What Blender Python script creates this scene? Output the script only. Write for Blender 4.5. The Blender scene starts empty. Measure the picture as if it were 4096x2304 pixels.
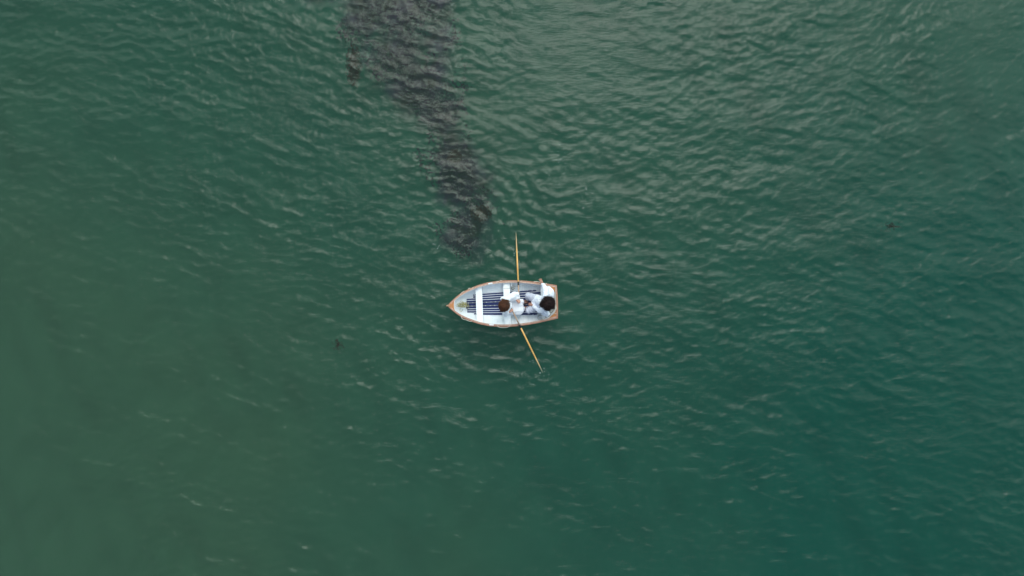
import bpy, bmesh, math, random
import numpy as np
from mathutils import Vector, Matrix, noise
R = math.radians
random.seed(7)
rng = np.random.default_rng(11)
scene = bpy.context.scene
col = scene.collection

# ---------------------------------------------------------------- camera
CAM_H = 23.32
HF = 0.637                       # tan of half the horizontal field of view
cam_d = bpy.data.cameras.new('camera')
cam_d.sensor_width = 36.0
cam_d.lens = 36.0 / (2 * HF)
cam_d.clip_end = 9000
cam = bpy.data.objects.new('camera', cam_d)
cam.location = (0, 0, CAM_H)
cam.rotation_euler = (0, 0, 0)   # straight down, image up = +Y
col.objects.link(cam)
scene.camera = cam

# ---------------------------------------------------------------- sky and sun
SUN_EL, SUN_AZ = 58.0, 12.0      # azimuth measured from +Y towards +X
world = bpy.data.worlds.new('World')
scene.world = world
world.use_nodes = True
nt = world.node_tree
N, Lk = nt.nodes, nt.links
N.clear()
out = N.new('ShaderNodeOutputWorld'); bg = N.new('ShaderNodeBackground')
sky = N.new('ShaderNodeTexSky'); sky.sky_type = 'NISHITA'; sky.sun_disc = False
sky.sun_elevation = R(SUN_EL); sky.sun_rotation = R(SUN_AZ)
tc = N.new('ShaderNodeTexCoord')
mp = N.new('ShaderNodeMapping'); mp.inputs['Scale'].default_value = (1.6, 2.6, 1.6)
nz = N.new('ShaderNodeTexNoise'); nz.inputs['Scale'].default_value = 2.6; nz.inputs['Detail'].default_value = 5; nz.inputs['Roughness'].default_value = .55
sep = N.new('ShaderNodeSeparateXYZ')
Lk.new(tc.outputs['Generated'], mp.inputs['Vector']); Lk.new(mp.outputs[0], nz.inputs['Vector'])
Lk.new(tc.outputs['Generated'], sep.inputs[0])
# bright cloud bank towards +Y, thinner darker overcast overhead and behind
m1 = N.new('ShaderNodeMath'); m1.operation = 'MULTIPLY_ADD'; m1.inputs[1].default_value = 1.08
m2 = N.new('ShaderNodeMath'); m2.operation = 'MULTIPLY_ADD'; m2.inputs[1].default_value = 0.44
m3 = N.new('ShaderNodeMath'); m3.operation = 'MULTIPLY_ADD'; m3.inputs[1].default_value = 0.50; m3.inputs[2].default_value = -0.25
Lk.new(nz.outputs['Fac'], m3.inputs[0])
Lk.new(sep.outputs['X'], m2.inputs[0]); Lk.new(m3.outputs[0], m2.inputs[2])
Lk.new(sep.outputs['Y'], m1.inputs[0]); Lk.new(m2.outputs[0], m1.inputs[2])
ramp = N.new('ShaderNodeValToRGB')
e = ramp.color_ramp.elements
e[0].position = 0.08; e[0].color = (0, 0, 0, 1)
e[1].position = 0.23; e[1].color = (1, 1, 1, 1)
Lk.new(m1.outputs[0], ramp.inputs[0])
cl = N.new('ShaderNodeMix'); cl.data_type = 'RGBA'
cl.inputs['A'].default_value = (3.9, 4.8, 6.2, 1)      # grey overcast
# thinner and thicker patches within the overcast
mpb = N.new('ShaderNodeMapping'); mpb.inputs['Scale'].default_value = (2.2, 5.0, 2.2); mpb.inputs['Location'].default_value = (3, 1, 0)
nzb = N.new('ShaderNodeTexNoise'); nzb.inputs['Scale'].default_value = 2.0; nzb.inputs['Detail'].default_value = 3
Lk.new(tc.outputs['Generated'], mpb.inputs['Vector']); Lk.new(mpb.outputs[0], nzb.inputs['Vector'])
rb = N.new('ShaderNodeValToRGB')
rb.color_ramp.elements[0].position = .40; rb.color_ramp.elements[0].color = (1.1, 1.8, 2.7, 1)
rb.color_ramp.elements[1].position = .60; rb.color_ramp.elements[1].color = (7.2, 8.8, 10.2, 1)
Lk.new(nzb.outputs['Fac'], rb.inputs[0]); Lk.new(rb.outputs[0], cl.inputs['A'])
cl.inputs['B'].default_value = (15.8, 19.6, 18.8, 1)   # sunlit cloud
Lk.new(ramp.outputs[0], cl.inputs['Factor'])
mx = N.new('ShaderNodeMix'); mx.data_type = 'RGBA'; mx.inputs['Factor'].default_value = 0.82
Lk.new(sky.outputs[0], mx.inputs['A']); Lk.new(cl.outputs['Result'], mx.inputs['B'])
Lk.new(mx.outputs['Result'], bg.inputs['Color'])
bg.inputs['Strength'].default_value = 0.108
Lk.new(bg.outputs[0], out.inputs[0])

sl = bpy.data.lights.new('sun', 'SUN'); sl.energy = 1.45; sl.angle = R(34); sl.color = (1.0, .93, .85)
so = bpy.data.objects.new('sun', sl); col.objects.link(so)
sd = Vector((math.sin(R(SUN_AZ)) * math.cos(R(SUN_EL)), math.cos(R(SUN_AZ)) * math.cos(R(SUN_EL)), math.sin(R(SUN_EL))))
so.rotation_euler = sd.to_track_quat('Z', 'Y').to_euler()
so.location = sd * 40

scene.view_settings.view_transform = 'Standard'
scene.view_settings.look = 'None'
scene.view_settings.exposure = 0.04
scene.view_settings.gamma = 1.0
scene.render.engine = 'CYCLES'
scene.cycles.transparent_max_bounces = 12
scene.render.resolution_x = 1024; scene.render.resolution_y = 576

# ---------------------------------------------------------------- helpers
K = 723.0                                   # survey units per metre on the boat's rail
AX = math.atan2(735 - 656, 2394 - 168)      # heading of the boat's centreline

def Wd(cx, cy, z):
    """world point from plan survey units at height z"""
    f = (CAM_H - z) / (CAM_H - .4)
    return Vector(((cx - 1484) / K * f, -(cy - 371) / K * f, z))

BOW = Wd(168, 735, .4); BOW.z = 0
CX = 1.54                                    # boat origin sits at mid length
ORG = BOW + Vector((math.cos(AX) * CX, math.sin(AX) * CX, 0))
def Lc(cx, cy, z):
    """the same point in the boat's own axes"""
    d = Wd(cx, cy, z) - ORG
    c, s = math.cos(AX), math.sin(AX)
    return Vector((d.x * c + d.y * s, -d.x * s + d.y * c, z))

def tag(o, label=None, cat=None, group=None, kind=None):
    if label: o['label'] = label
    if cat: o['category'] = cat
    if group: o['group'] = group
    if kind: o['kind'] = kind
    return o

def empty(name, loc, rz=0):
    o = bpy.data.objects.new(name, None); col.objects.link(o)
    o.location = loc; o.rotation_euler = (0, 0, rz); o.empty_display_size = .1
    return o

def link(name, me, mat, parent=None, smooth=True, offset=None):
    if offset is not None: me.transform(Matrix.Translation(-Vector(offset)))
    o = bpy.data.objects.new(name, me); col.objects.link(o)
    me.materials.clear(); me.materials.append(mat)
    if smooth: me.polygons.foreach_set('use_smooth', [True] * len(me.polygons))
    if parent: o.parent = parent
    return o

def from_bm(name, bm, mat, parent=None, smooth=False, offset=None):
    bmesh.ops.recalc_face_normals(bm, faces=bm.faces)
    me = bpy.data.meshes.new(name); bm.to_mesh(me); bm.free()
    return link(name, me, mat, parent, smooth, offset)

def capsule(bm, p0, r0, p1, r1, seg=2):
    """closed rounded cone between two joints"""
    p0 = Vector(p0); p1 = Vector(p1); d = p1 - p0; L = d.length
    if L < 1e-5:
        bmesh.ops.create_icosphere(bm, subdivisions=2, radius=max(r0, r1), matrix=Matrix.Translation(p0)); return
    d /= L; q = d.to_track_quat('Z', 'Y').to_matrix(); n = 12 if seg < 2 else 18; h = 4 if seg < 2 else 6
    al = math.asin(max(-.95, min(.95, (r0 - r1) / L)))      # tangent latitude
    prof = []
    for i in range(1, h + 1):
        t = -math.pi / 2 + (math.pi / 2 + al) * i / h; prof.append((r0 * math.cos(t), r0 * math.sin(t)))
    for i in range(0, h):
        t = al + (math.pi / 2 - al) * i / h; prof.append((r1 * math.cos(t), L + r1 * math.sin(t)))
    if prof[h][1] < prof[h - 1][1]: prof = prof[:h]
    A = bm.verts.new(p0 - d * r0); Bv = bm.verts.new(p1 + d * r1) if len(prof) > h else bm.verts.new(p0 + d * r0)
    rings = [[bm.verts.new(p0 + q @ Vector((r * math.cos(k * 2 * math.pi / n), r * math.sin(k * 2 * math.pi / n), z))) for k in range(n)] for r, z in prof]
    for k in range(n):
        bm.faces.new((A, rings[0][(k + 1) % n], rings[0][k])); bm.faces.new((Bv, rings[-1][k], rings[-1][(k + 1) % n]))
        for i in range(len(rings) - 1):
            bm.faces.new((rings[i][k], rings[i][(k + 1) % n], rings[i + 1][(k + 1) % n], rings[i + 1][k]))

def chain(bm, pts, rad):
    for i in range(len(pts) - 1):
        capsule(bm, pts[i], rad[i], pts[i + 1], rad[i + 1])

def ellipsoid(bm, c, r, rot=None, seg=3):
    M = Matrix.Translation(Vector(c)) @ (rot.to_4x4() if rot else Matrix.Identity(4)) @ Matrix.Diagonal((*r, 1))
    bmesh.ops.create_icosphere(bm, subdivisions=seg, radius=1, matrix=M)

def blob(name, bm, mat, parent, voxel=.008, smooth=4, disp=None, offset=None):
    """weld every primitive of bm into one continuous surface"""
    bmesh.ops.recalc_face_normals(bm, faces=bm.faces)
    me = bpy.data.meshes.new(name); bm.to_mesh(me); bm.free()
    o = bpy.data.objects.new(name + '_src', me); col.objects.link(o)
    m = o.modifiers.new('r', 'REMESH'); m.mode = 'VOXEL'; m.voxel_size = voxel
    s = o.modifiers.new('s', 'SMOOTH'); s.iterations = smooth; s.factor = .6
    dg = bpy.context.evaluated_depsgraph_get()
    me2 = bpy.data.meshes.new_from_object(o.evaluated_get(dg))
    bpy.data.objects.remove(o); bpy.data.meshes.remove(me)
    me2.name = name
    if disp:
        no = [v.normal.copy() for v in me2.vertices]
        for v, n in zip(me2.vertices, no):
            v.co += n * disp(v.co, n)
    return link(name, me2, mat, parent, True, offset)

def tube(bm, pts, rad, n=7, caps=True):
    pts = [Vector(p) for p in pts]
    if not hasattr(rad, '__len__'): rad = [rad] * len(pts)
    rings = []
    up = Vector((0, 0, 1))
    for i, p in enumerate(pts):
        d = (pts[min(i + 1, len(pts) - 1)] - pts[max(i - 1, 0)])
        d = d.normalized() if d.length > 1e-9 else Vector((1, 0, 0))
        a = d.cross(up)
        a = a.normalized() if a.length > 1e-4 else Vector((1, 0, 0))
        b = d.cross(a).normalized()
        rings.append([bm.verts.new(p + (a * math.cos(k * 2 * math.pi / n) + b * math.sin(k * 2 * math.pi / n)) * rad[i]) for k in range(n)])
    for i in range(len(rings) - 1):
        for k in range(n):
            bm.faces.new((rings[i][k], rings[i][(k + 1) % n], rings[i + 1][(k + 1) % n], rings[i + 1][k]))
    if caps:
        bm.faces.new(rings[0][::-1]); bm.faces.new(rings[-1])

def spline(pts, n=8):
    pts = [Vector(p) for p in pts]; out = []
    P = [pts[0]] + pts + [pts[-1]]
    for i in range(1, len(P) - 2):
        for k in range(n):
            t = k / n
            a, b, c, d = P[i - 1], P[i], P[i + 1], P[i + 2]
            out.append(.5 * ((2 * b) + (-a + c) * t + (2 * a - 5 * b + 4 * c - d) * t * t + (-a + 3 * b - 3 * c + d) * t ** 3))
    out.append(pts[-1]); return out

def prism(bm, poly, z0, z1):
    """flat polygon (list of (x, y) or (x, y, z-offset)) extruded between z0 and z1"""
    a = [bm.verts.new((p[0], p[1], z0 + (p[2] if len(p) > 2 else 0))) for p in poly]
    b = [bm.verts.new((p[0], p[1], z1 + (p[2] if len(p) > 2 else 0))) for p in poly]
    n = len(poly)
    bm.faces.new(a[::-1]); bm.faces.new(b)
    for i in range(n): bm.faces.new((a[i], a[(i + 1) % n], b[(i + 1) % n], b[i]))

# ---------------------------------------------------------------- materials
def mat(name, c, rough=.6, c2=None, scale=8, detail=5, bump=0, bscale=40, spec=.5, sub=0, stretch=(1, 1, 1), dark=None, dscale=3, dth=.62):
    m = bpy.data.materials.new(name); m.use_nodes = True
    t = m.node_tree; n, l = t.nodes, t.links
    b = n['Principled BSDF']
    b.inputs['Roughness'].default_value = rough
    b.inputs['Specular IOR Level'].default_value = spec
    b.inputs['Base Color'].default_value = (*c, 1)
    tc = n.new('ShaderNodeTexCoord'); mp = n.new('ShaderNodeMapping'); mp.inputs['Scale'].default_value = stretch
    l.new(tc.outputs['Object'], mp.inputs[0])
    last = None
    if c2:
        no = n.new('ShaderNodeTexNoise'); no.inputs['Scale'].default_value = scale; no.inputs['Detail'].default_value = detail
        l.new(mp.outputs[0], no.inputs['Vector'])
        r = n.new('ShaderNodeValToRGB'); r.color_ramp.elements[0].position = .35; r.color_ramp.elements[1].position = .68
        r.color_ramp.elements[0].color = (*c, 1); r.color_ramp.elements[1].color = (*c2, 1)
        l.new(no.outputs['Fac'], r.inputs[0]); last = r.outputs[0]
    if dark:
        no = n.new('ShaderNodeTexNoise'); no.inputs['Scale'].default_value = dscale; no.inputs['Detail'].default_value = 8; no.inputs['Roughness'].default_value = .7
        l.new(tc.outputs['Object'], no.inputs['Vector'])
        r = n.new('ShaderNodeValToRGB'); r.color_ramp.elements[0].position = dth; r.color_ramp.elements[1].position = dth + .12
        l.new(no.outputs['Fac'], r.inputs[0])
        mi = n.new('ShaderNodeMix'); mi.data_type = 'RGBA'
        mi.inputs['A'].default_value = (*c, 1); mi.inputs['B'].default_value = (*dark, 1)
        if last: l.new(last, mi.inputs['A'])
        l.new(r.outputs[0], mi.inputs['Factor']); last = mi.outputs['Result']
    if last: l.new(last, b.inputs['Base Color'])
    if bump:
        no = n.new('ShaderNodeTexNoise'); no.inputs['Scale'].default_value = bscale; no.inputs['Detail'].default_value = 6
        l.new(mp.outputs[0], no.inputs['Vector'])
        bu = n.new('ShaderNodeBump'); bu.inputs['Strength'].default_value = bump; bu.inputs['Distance'].default_value = .01
        l.new(no.outputs['Fac'], bu.inputs['Height']); l.new(bu.outputs[0], b.inputs['Normal'])
    return m

M_white = mat('white_paint', (.82, .85, .88), .45, (.72, .77, .82), 5, dark=(.36, .36, .32), dscale=6, dth=.66, bump=.15, bscale=30)
M_white2 = mat('white_seat_paint', (.86, .88, .90), .5, (.78, .82, .86), 9, dark=(.5, .5, .47), dscale=9, dth=.68)
M_hull = mat('hull_paint', (.55, .56, .55), .35, (.45, .47, .46), 4)
M_navy = mat('navy_paint', (.006, .015, .085), .5, (.010, .024, .125), 14, dark=(.05, .06, .10), dscale=22, dth=.64, spec=.35)
M_rail = mat('weathered_rail', (.30, .125, .080), .5, (.42, .21, .14), 10, stretch=(1, 6, 6), dark=(.15, .07, .05), dscale=7, dth=.6)
M_rail2 = mat('worn_inner_rail', (.40, .23, .17), .55, (.52, .36, .29), 14, dark=(.2, .1, .07), dscale=9, dth=.58)
M_cap = mat('rail_seam', (.50, .40, .34), .6, (.32, .2, .15), 18)
M_varnish = mat('varnished_wood', (.50, .21, .07), .3, (.38, .14, .05), 12, stretch=(1, 7, 3), dark=(.22, .09, .04), dscale=5, dth=.64)
M_oar = mat('oar_varnish', (.72, .42, .12), .3, (.60, .30, .07), 9)
M_oargrip = mat('oar_grip_wood', (.42, .29, .21), .6, (.30, .19, .13), 22)
M_blade = mat('oar_blade_wood', (.62, .50, .30), .4, (.46, .36, .2), 12)
M_black = mat('black_leather', (.012, .012, .014), .5)
M_metal = mat('galvanised_metal', (.42, .42, .40), .45, (.30, .30, .28), 20)
M_metal.node_tree.nodes['Principled BSDF'].inputs['Metallic'].default_value = .6
M_rope = mat('white_rope', (.72, .68, .60), .8, (.55, .50, .42), 60)
M_yrope = mat('yellow_green_rope', (.46, .42, .17), .8, (.10, .10, .03), 22)
M_grope = mat('grey_rope', (.34, .33, .29), .8, (.2, .2, .17), 40)
M_skin = mat('skin_fair', (.56, .30, .22), .5, (.48, .23, .16), 20)
M_skin2 = mat('skin_tan', (.34, .17, .12), .5, (.27, .12, .08), 20)
M_shirt = mat('white_cotton', (.76, .76, .80), .9, (.68, .69, .76), 7, bump=.8, bscale=16, spec=.2, stretch=(.45, 1.2, 1))
M_shirt2 = mat('white_linen', (.76, .77, .83), .9, (.64, .67, .79), 6, bump=.9, bscale=14, spec=.2, stretch=(1, .55, 1))
M_grey = mat('pale_lavender_cloth', (.40, .41, .49), .9, (.52, .53, .62), 9, bump=.8, bscale=18, spec=.2, stretch=(1.2, .5, 1))
M_hairR = mat('auburn_hair', (.110, .040, .020), .55, (.040, .018, .010), 9, spec=.25)
M_hairB = mat('dark_hair', (.010, .005, .006), .6, (.024, .011, .010), 14, spec=.2)
M_eye = mat('eye', (.05, .04, .03), .2)
M_lip = mat('lips', (.40, .12, .10), .5)
M_shoe = mat('dark_shoe', (.03, .03, .035), .6)
M_float = mat('white_float', (.8, .8, .78), .35)
M_weed = mat('weed', (.09, .014, .026), .7, (.18, .026, .095), 5, spec=.2)
M_weedred = mat('red_weed', (.20, .018, .018), .7, (.11, .016, .016), 5, spec=.2)
M_foam = mat('foam', (.75, .78, .76), .7)

# ---------------------------------------------------------------- the sea
def build_waves():
    comps = []
    r = np.random.default_rng(5)
    specs = [  # wavelength range, number, rms slope share, main heading (deg of travel), spread
        (3.2, 5.5, 8, .012, -86, 14),
        (1.2, 2.6, 20, .026, -94, 18),
        (.45, 1.0, 44, .048, -94, 26),
        (.22, .42, 70, .098, -93, 30),
        (.13, .22, 60, .072, -92, 38)]
    for lo, hi, n, s, hd, sp in specs:
        lam = np.exp(r.uniform(np.log(lo), np.log(hi), n))
        k = 2 * np.pi / lam
        th = np.radians(hd + r.normal(0, sp, n))
        slope = s * math.sqrt(2.0 / n) * r.uniform(.5, 1.5, n)
        comps.append(np.stack([k * np.cos(th), k * np.sin(th), slope / k, r.uniform(0, 2 * np.pi, n), k, lam], 1))
    return np.concatenate(comps)
WAVES = build_waves()

def lownoise(X, Y, seed, sc):
    r = np.random.default_rng(seed); v = np.zeros_like(X)
    for i in range(10):
        a = r.uniform(0, 2 * np.pi); k = 2 * np.pi / (sc * r.uniform(.6, 1.6))
        v += np.sin(X * k * math.cos(a) + Y * k * math.sin(a) + r.uniform(0, 6.28))
    return v / math.sqrt(5)

BC, BS = math.cos(AX), math.sin(AX)
def amp_field(X, Y):
    """how rough the surface is: sheltered towards the lower left, ruffled right and top"""
    u = X / 14.6; v = Y / 8.2
    a = .92 + .10 * np.tanh(1.3 * (u * .6 + v * .9) + .2)
    a = a + .08 * lownoise(X, Y, 3, 9.0) + .07 * lownoise(X, Y, 4, 3.2) + .28 * np.exp(-((X + 11) / 5.5) ** 2 - ((Y - 7.5) / 4) ** 2)
    return np.clip(a, .5, 1.4) * (1 - .55 * np.exp(-((X - 1.6) / 2.3) ** 2 - ((Y - 6.6) / 2.6) ** 2)) * (1 - .16 * (1 + np.tanh(X / 4)) / 2)
def boat_damp(X, Y):
    lx = (X - ORG.x) * BC + (Y - ORG.y) * BS; ly = -(X - ORG.x) * BS + (Y - ORG.y) * BC
    d = np.sqrt((lx / 1.75) ** 2 + (ly / .85) ** 2)
    return np.clip((d - .75) / .45, .2, 1)

def sea(X, Y, smin=None):
    """height and choppy sideways shift"""
    Z = np.zeros_like(X); DX = np.zeros_like(X); DY = np.zeros_like(X)
    # slow phase wander bends the crests
    wx = .06 * lownoise(X, Y, 21, 6.0); wy = .08 * lownoise(X, Y, 22, 6.0)
    for kx, ky, a, ph, k, lam in WAVES:
        A = a if smin is None else a * np.clip((lam / smin - 2.0) / 2, 0, 1)
        p = kx * (X + wx) + ky * (Y + wy) + ph
        c, s = np.cos(p), np.sin(p)
        Z += A * c; DX -= A * s * kx / k; DY -= A * s * ky / k
    A = amp_field(X, Y) * boat_damp(X, Y)
    Z *= A; DX *= A * .95; DY *= A * .95
    # rings and eddies left by the boat and by the oar strokes
    for cx, cy, lam, am, rad in ((ORG.x + 1.7, ORG.y + .1, .50, .006, 2.4), (-1.6, 1.7, .38, .016, 3.6), (.25, 1.55, .30, .010, 1.1), (1.35, 3.6, .5, .006, 1.9),
                                 (.9, -2.45, .30, .008, .9), (ORG.x - .4, ORG.y - .3, .34, .007, 2.0)):
        r = np.sqrt((X - cx) ** 2 + (Y - cy) ** 2)
        q = am * np.exp(-(r / rad) ** 2) * np.clip(r / .25, 0, 1) * np.cos(2 * np.pi * r / lam + .8 * np.sin(2 * np.arctan2(Y - cy, X - cx)))
        if rad > 2.8: q = q * np.clip(.3 + (X - cx) / np.maximum(r, .1), 0, 1) * np.clip(.6 + .5 * lownoise(X, Y, 40, 2.0), 0, 1)
        Z += q if smin is None else q * (smin < .1)
    return Z, DX, DY

def axis(lim, step, far):
    a = list(np.arange(-lim, lim + 1e-6, step)); s = step; p = a[-1]; o = []
    while p < far: s *= 1.22; p += s; o.append(p)
    return np.array([-x for x in reversed(o)] + a + o)
gx = axis(17.0, .034, 4000); gy = axis(10.5, .034, 4000)
nx, ny = len(gx), len(gy)
GX, GY = np.meshgrid(gx, gy)
sx = np.gradient(gx); sy = np.gradient(gy)
SM = np.maximum(*np.meshgrid(sx, sy))
Z, DX, DY = sea(GX, GY, SM)

def grid_mesh(name, X, Y, Zz):
    n_y, n_x = X.shape
    me = bpy.data.meshes.new(name)
    co = np.stack([X.ravel(), Y.ravel(), Zz.ravel()], 1).astype(np.float32)
    me.vertices.add(n_x * n_y); me.vertices.foreach_set('co', co.ravel())
    idx = np.arange(n_x * n_y).reshape(n_y, n_x)
    q = np.stack([idx[:-1, :-1], idx[:-1, 1:], idx[1:, 1:], idx[1:, :-1]], -1).reshape(-1, 4)
    me.loops.add(q.size); me.loops.foreach_set('vertex_index', q.ravel().astype(np.int32))
    me.polygons.add(len(q)); me.polygons.foreach_set('loop_start', (np.arange(len(q)) * 4).astype(np.int32))
    me.polygons.foreach_set('loop_total', np.full(len(q), 4, np.int32))
    me.update(calc_edges=True); me.validate()
    return me

def water_material():
    m = bpy.data.materials.new('sea_water'); m.use_nodes = True
    t = m.node_tree; n, l = t.nodes, t.links; n.clear()
    o = n.new('ShaderNodeOutputMaterial')
    tc = n.new('ShaderNodeTexCoord')
    # fine ripples, crests roughly along X
    mp = n.new('ShaderNodeMapping'); mp.inputs['Scale'].default_value = (.8, 1.9, 1.0); mp.inputs['Rotation'].default_value = (0, 0, R(4))
    l.new(tc.outputs['Object'], mp.inputs[0])
    n1 = n.new('ShaderNodeTexNoise'); n1.inputs['Scale'].default_value = 8.0; n1.inputs['Detail'].default_value = 5; n1.inputs['Roughness'].default_value = .58; n1.inputs['Distortion'].default_value = .35
    l.new(mp.outputs[0], n1.inputs['Vector'])
    # patchiness of the ripples
    n2 = n.new('ShaderNodeTexNoise'); n2.inputs['Scale'].default_value = .35; n2.inputs['Detail'].default_value = 3
    l.new(tc.outputs['Object'], n2.inputs['Vector'])
    mr = n.new('ShaderNodeMapRange'); mr.inputs['From Min'].default_value = .35; mr.inputs['From Max'].default_value = .65
    mr.inputs['To Min'].default_value = .55; mr.inputs['To Max'].default_value = 1.0
    l.new(n2.outputs['Fac'], mr.inputs['Value'])
    bu = n.new('ShaderNodeBump'); bu.inputs['Distance'].default_value = .018
    l.new(n1.outputs['Fac'], bu.inputs['Height']); l.new(mr.outputs[0], bu.inputs['Strength'])
    # silt suspended in the water: browner to the left, clear teal to the right
    sp = n.new('ShaderNodeSeparateXYZ'); l.new(tc.outputs['Object'], sp.inputs[0])
    n3 = n.new('ShaderNodeTexNoise'); n3.inputs['Scale'].default_value = .10; n3.inputs['Detail'].default_value = 4
    l.new(tc.outputs['Object'], n3.inputs['Vector'])
    a = n.new('ShaderNodeMath'); a.operation = 'MULTIPLY_ADD'; a.inputs[1].default_value = .034; a.inputs[2].default_value = .0
    l.new(sp.outputs['X'], a.inputs[0])
    xy = n.new('ShaderNodeMath'); xy.operation = 'MULTIPLY'; l.new(sp.outputs['X'], xy.inputs[0]); l.new(sp.outputs['Y'], xy.inputs[1])
    xz = n.new('ShaderNodeMath'); xz.operation = 'MULTIPLY'; xz.inputs[1].default_value = -.0032; l.new(xy.outputs[0], xz.inputs[0]); l.new(xz.outputs[0], a.inputs[2])
    b = n.new('ShaderNodeMath'); b.operation = 'MULTIPLY_ADD'; b.inputs[1].default_value = 1.0
    l.new(n3.outputs['Fac'], b.inputs[0]); l.new(a.outputs[0], b.inputs[2])
    rp = n.new('ShaderNodeValToRGB')
    rp.color_ramp.elements[0].position = 0.05; rp.color_ramp.elements[0].color = (.046, .088, .054, 1)
    rp.color_ramp.elements[1].position = 0.95; rp.color_ramp.elements[1].color = (.004, .060, .042, 1)
    l.new(b.outputs[0], rp.inputs[0])
    di = n.new('ShaderNodeBsdfDiffuse'); l.new(rp.outputs[0], di.inputs['Color'])
    tr = n.new('ShaderNodeBsdfTransparent'); tr.inputs['Color'].default_value = (.48, .755, .735, 1)
    mA = n.new('ShaderNodeMixShader'); mA.inputs[0].default_value = .76
    l.new(di.outputs[0], mA.inputs[1]); l.new(tr.outputs[0], mA.inputs[2])
    gl = n.new('ShaderNodeBsdfGlossy'); gl.inputs['Roughness'].default_value = .035
    l.new(bu.outputs[0], gl.inputs['Normal'])
    fr = n.new('ShaderNodeFresnel'); fr.inputs['IOR'].default_value = 1.34; l.new(bu.outputs[0], fr.inputs['Normal'])
    mB = n.new('ShaderNodeMixShader')
    l.new(fr.outputs[0], mB.inputs[0]); l.new(mA.outputs[0], mB.inputs[1]); l.new(gl.outputs[0], mB.inputs[2])
    l.new(mB.outputs[0], o.inputs[0])
    return m

wme = grid_mesh('water', GX + DX, GY + DY, Z)
water = link('water', wme, water_material()); tag(water, kind='structure')

# weed bed outline: world centre line from far to near with half widths (metres)
def src(px, py, z): return Wd((px - 1760) * 5.152, (py - 1080) * 5.152, z)
WEED = [(1500, -260, 270), (1550, -40, 215), (1590, 120, 180), (1630, 260, 140), (1705, 390, 105), (1770, 530, 90),
        (1815, 660, 95), (1855, 780, 108), (1880, 880, 112), (1880, 950, 70)]
def weed_mask(X, Y, z):
    best = np.full(X.shape, 9.0)
    pts = [(src(px, py, z), w / 137.9) for px, py, w in WEED]
    for (p, w), (q, v) in zip(pts[:-1], pts[1:]):
        dx, dy = q.x - p.x, q.y - p.y
        t = np.clip(((X - p.x) * dx + (Y - p.y) * dy) / (dx * dx + dy * dy), 0, 1)
        d = np.sqrt((X - p.x - t * dx) ** 2 + (Y - p.y - t * dy) ** 2) / (w + t * (v - w))
        best = np.minimum(best, d)
    return best

bx = axis(19, .12, 4200); by = axis(13, .12, 4200)
BX, BY = np.meshgrid(bx, by)
BZ = -1.7 + .10 * lownoise(BX, BY, 31, 6) + .05 * lownoise(BX, BY, 32, 1.6)
bme = grid_mesh('seabed', BX, BY, BZ)
d = weed_mask(BX, BY, -1.7) + .20 * lownoise(BX, BY, 33, 2.2) + .15 * lownoise(BX, BY, 34, .9) + .08 * lownoise(BX, BY, 35, .4)
wm = np.clip((1.5 - d) / 1.25, 0, 1); wm = wm * wm * (3 - 2 * wm)
at = bme.attributes.new('weed_cover', 'FLOAT', 'POINT'); at.data.foreach_set('value', wm.ravel().astype(np.float32))
def seabed_material():
    m = bpy.data.materials.new('silty_seabed'); m.use_nodes = True
    t = m.node_tree; n, l = t.nodes, t.links; b = n['Principled BSDF']; b.inputs['Roughness'].default_value = .95; b.inputs['Specular IOR Level'].default_value = .1
    tc = n.new('ShaderNodeTexCoord'); sp = n.new('ShaderNodeSeparateXYZ'); l.new(tc.outputs['Object'], sp.inputs[0])
    no = n.new('ShaderNodeTexNoise'); no.inputs['Scale'].default_value = .12; no.inputs['Detail'].default_value = 5; l.new(tc.outputs['Object'], no.inputs['Vector'])
    a = n.new('ShaderNodeMath'); a.operation = 'MULTIPLY_ADD'; a.inputs[1].default_value = .032; l.new(sp.outputs['X'], a.inputs[0])
    xy = n.new('ShaderNodeMath'); xy.operation = 'MULTIPLY'; l.new(sp.outputs['X'], xy.inputs[0]); l.new(sp.outputs['Y'], xy.inputs[1])
    xz = n.new('ShaderNodeMath'); xz.operation = 'MULTIPLY_ADD'; xz.inputs[1].default_value = -.0032; l.new(xy.outputs[0], xz.inputs[0]); l.new(no.outputs['Fac'], xz.inputs[2]); l.new(xz.outputs[0], a.inputs[2])
    r = n.new('ShaderNodeValToRGB')
    r.color_ramp.elements[0].position = .05; r.color_ramp.elements[0].color = (.155, .185, .118, 1)
    r.color_ramp.elements[1].position = .95; r.color_ramp.elements[1].color = (.045, .158, .122, 1)
    l.new(a.outputs[0], r.inputs[0])
    at = n.new('ShaderNodeAttribute'); at.attribute_name = 'weed_cover'
    mi = n.new('ShaderNodeMix'); mi.data_type = 'RGBA'; nw = n.new('ShaderNodeTexNoise'); nw.inputs['Scale'].default_value = 1.6; nw.inputs['Detail'].default_value = 6; l.new(tc.outputs['Object'], nw.inputs['Vector'])
    rw = n.new('ShaderNodeValToRGB'); rw.color_ramp.elements[0].position = .40; rw.color_ramp.elements[0].color = (.13, .012, .030, 1)
    rw.color_ramp.elements[1].position = .62; rw.color_ramp.elements[1].color = (.22, .026, .120, 1)
    l.new(nw.outputs['Fac'], rw.inputs[0]); l.new(rw.outputs[0], mi.inputs['B'])
    mu = n.new('ShaderNodeMath'); mu.operation = 'MULTIPLY'; mu.inputs[1].default_value = .85
    l.new(at.outputs['Fac'], mu.inputs[0]); l.new(mu.outputs[0], mi.inputs['Factor']); l.new(r.outputs[0], mi.inputs['A']); l.new(mi.outputs['Result'], b.inputs['Base Color'])
    return m
seabed = link('seabed', bme, seabed_material()); tag(seabed, kind='structure')

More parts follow.
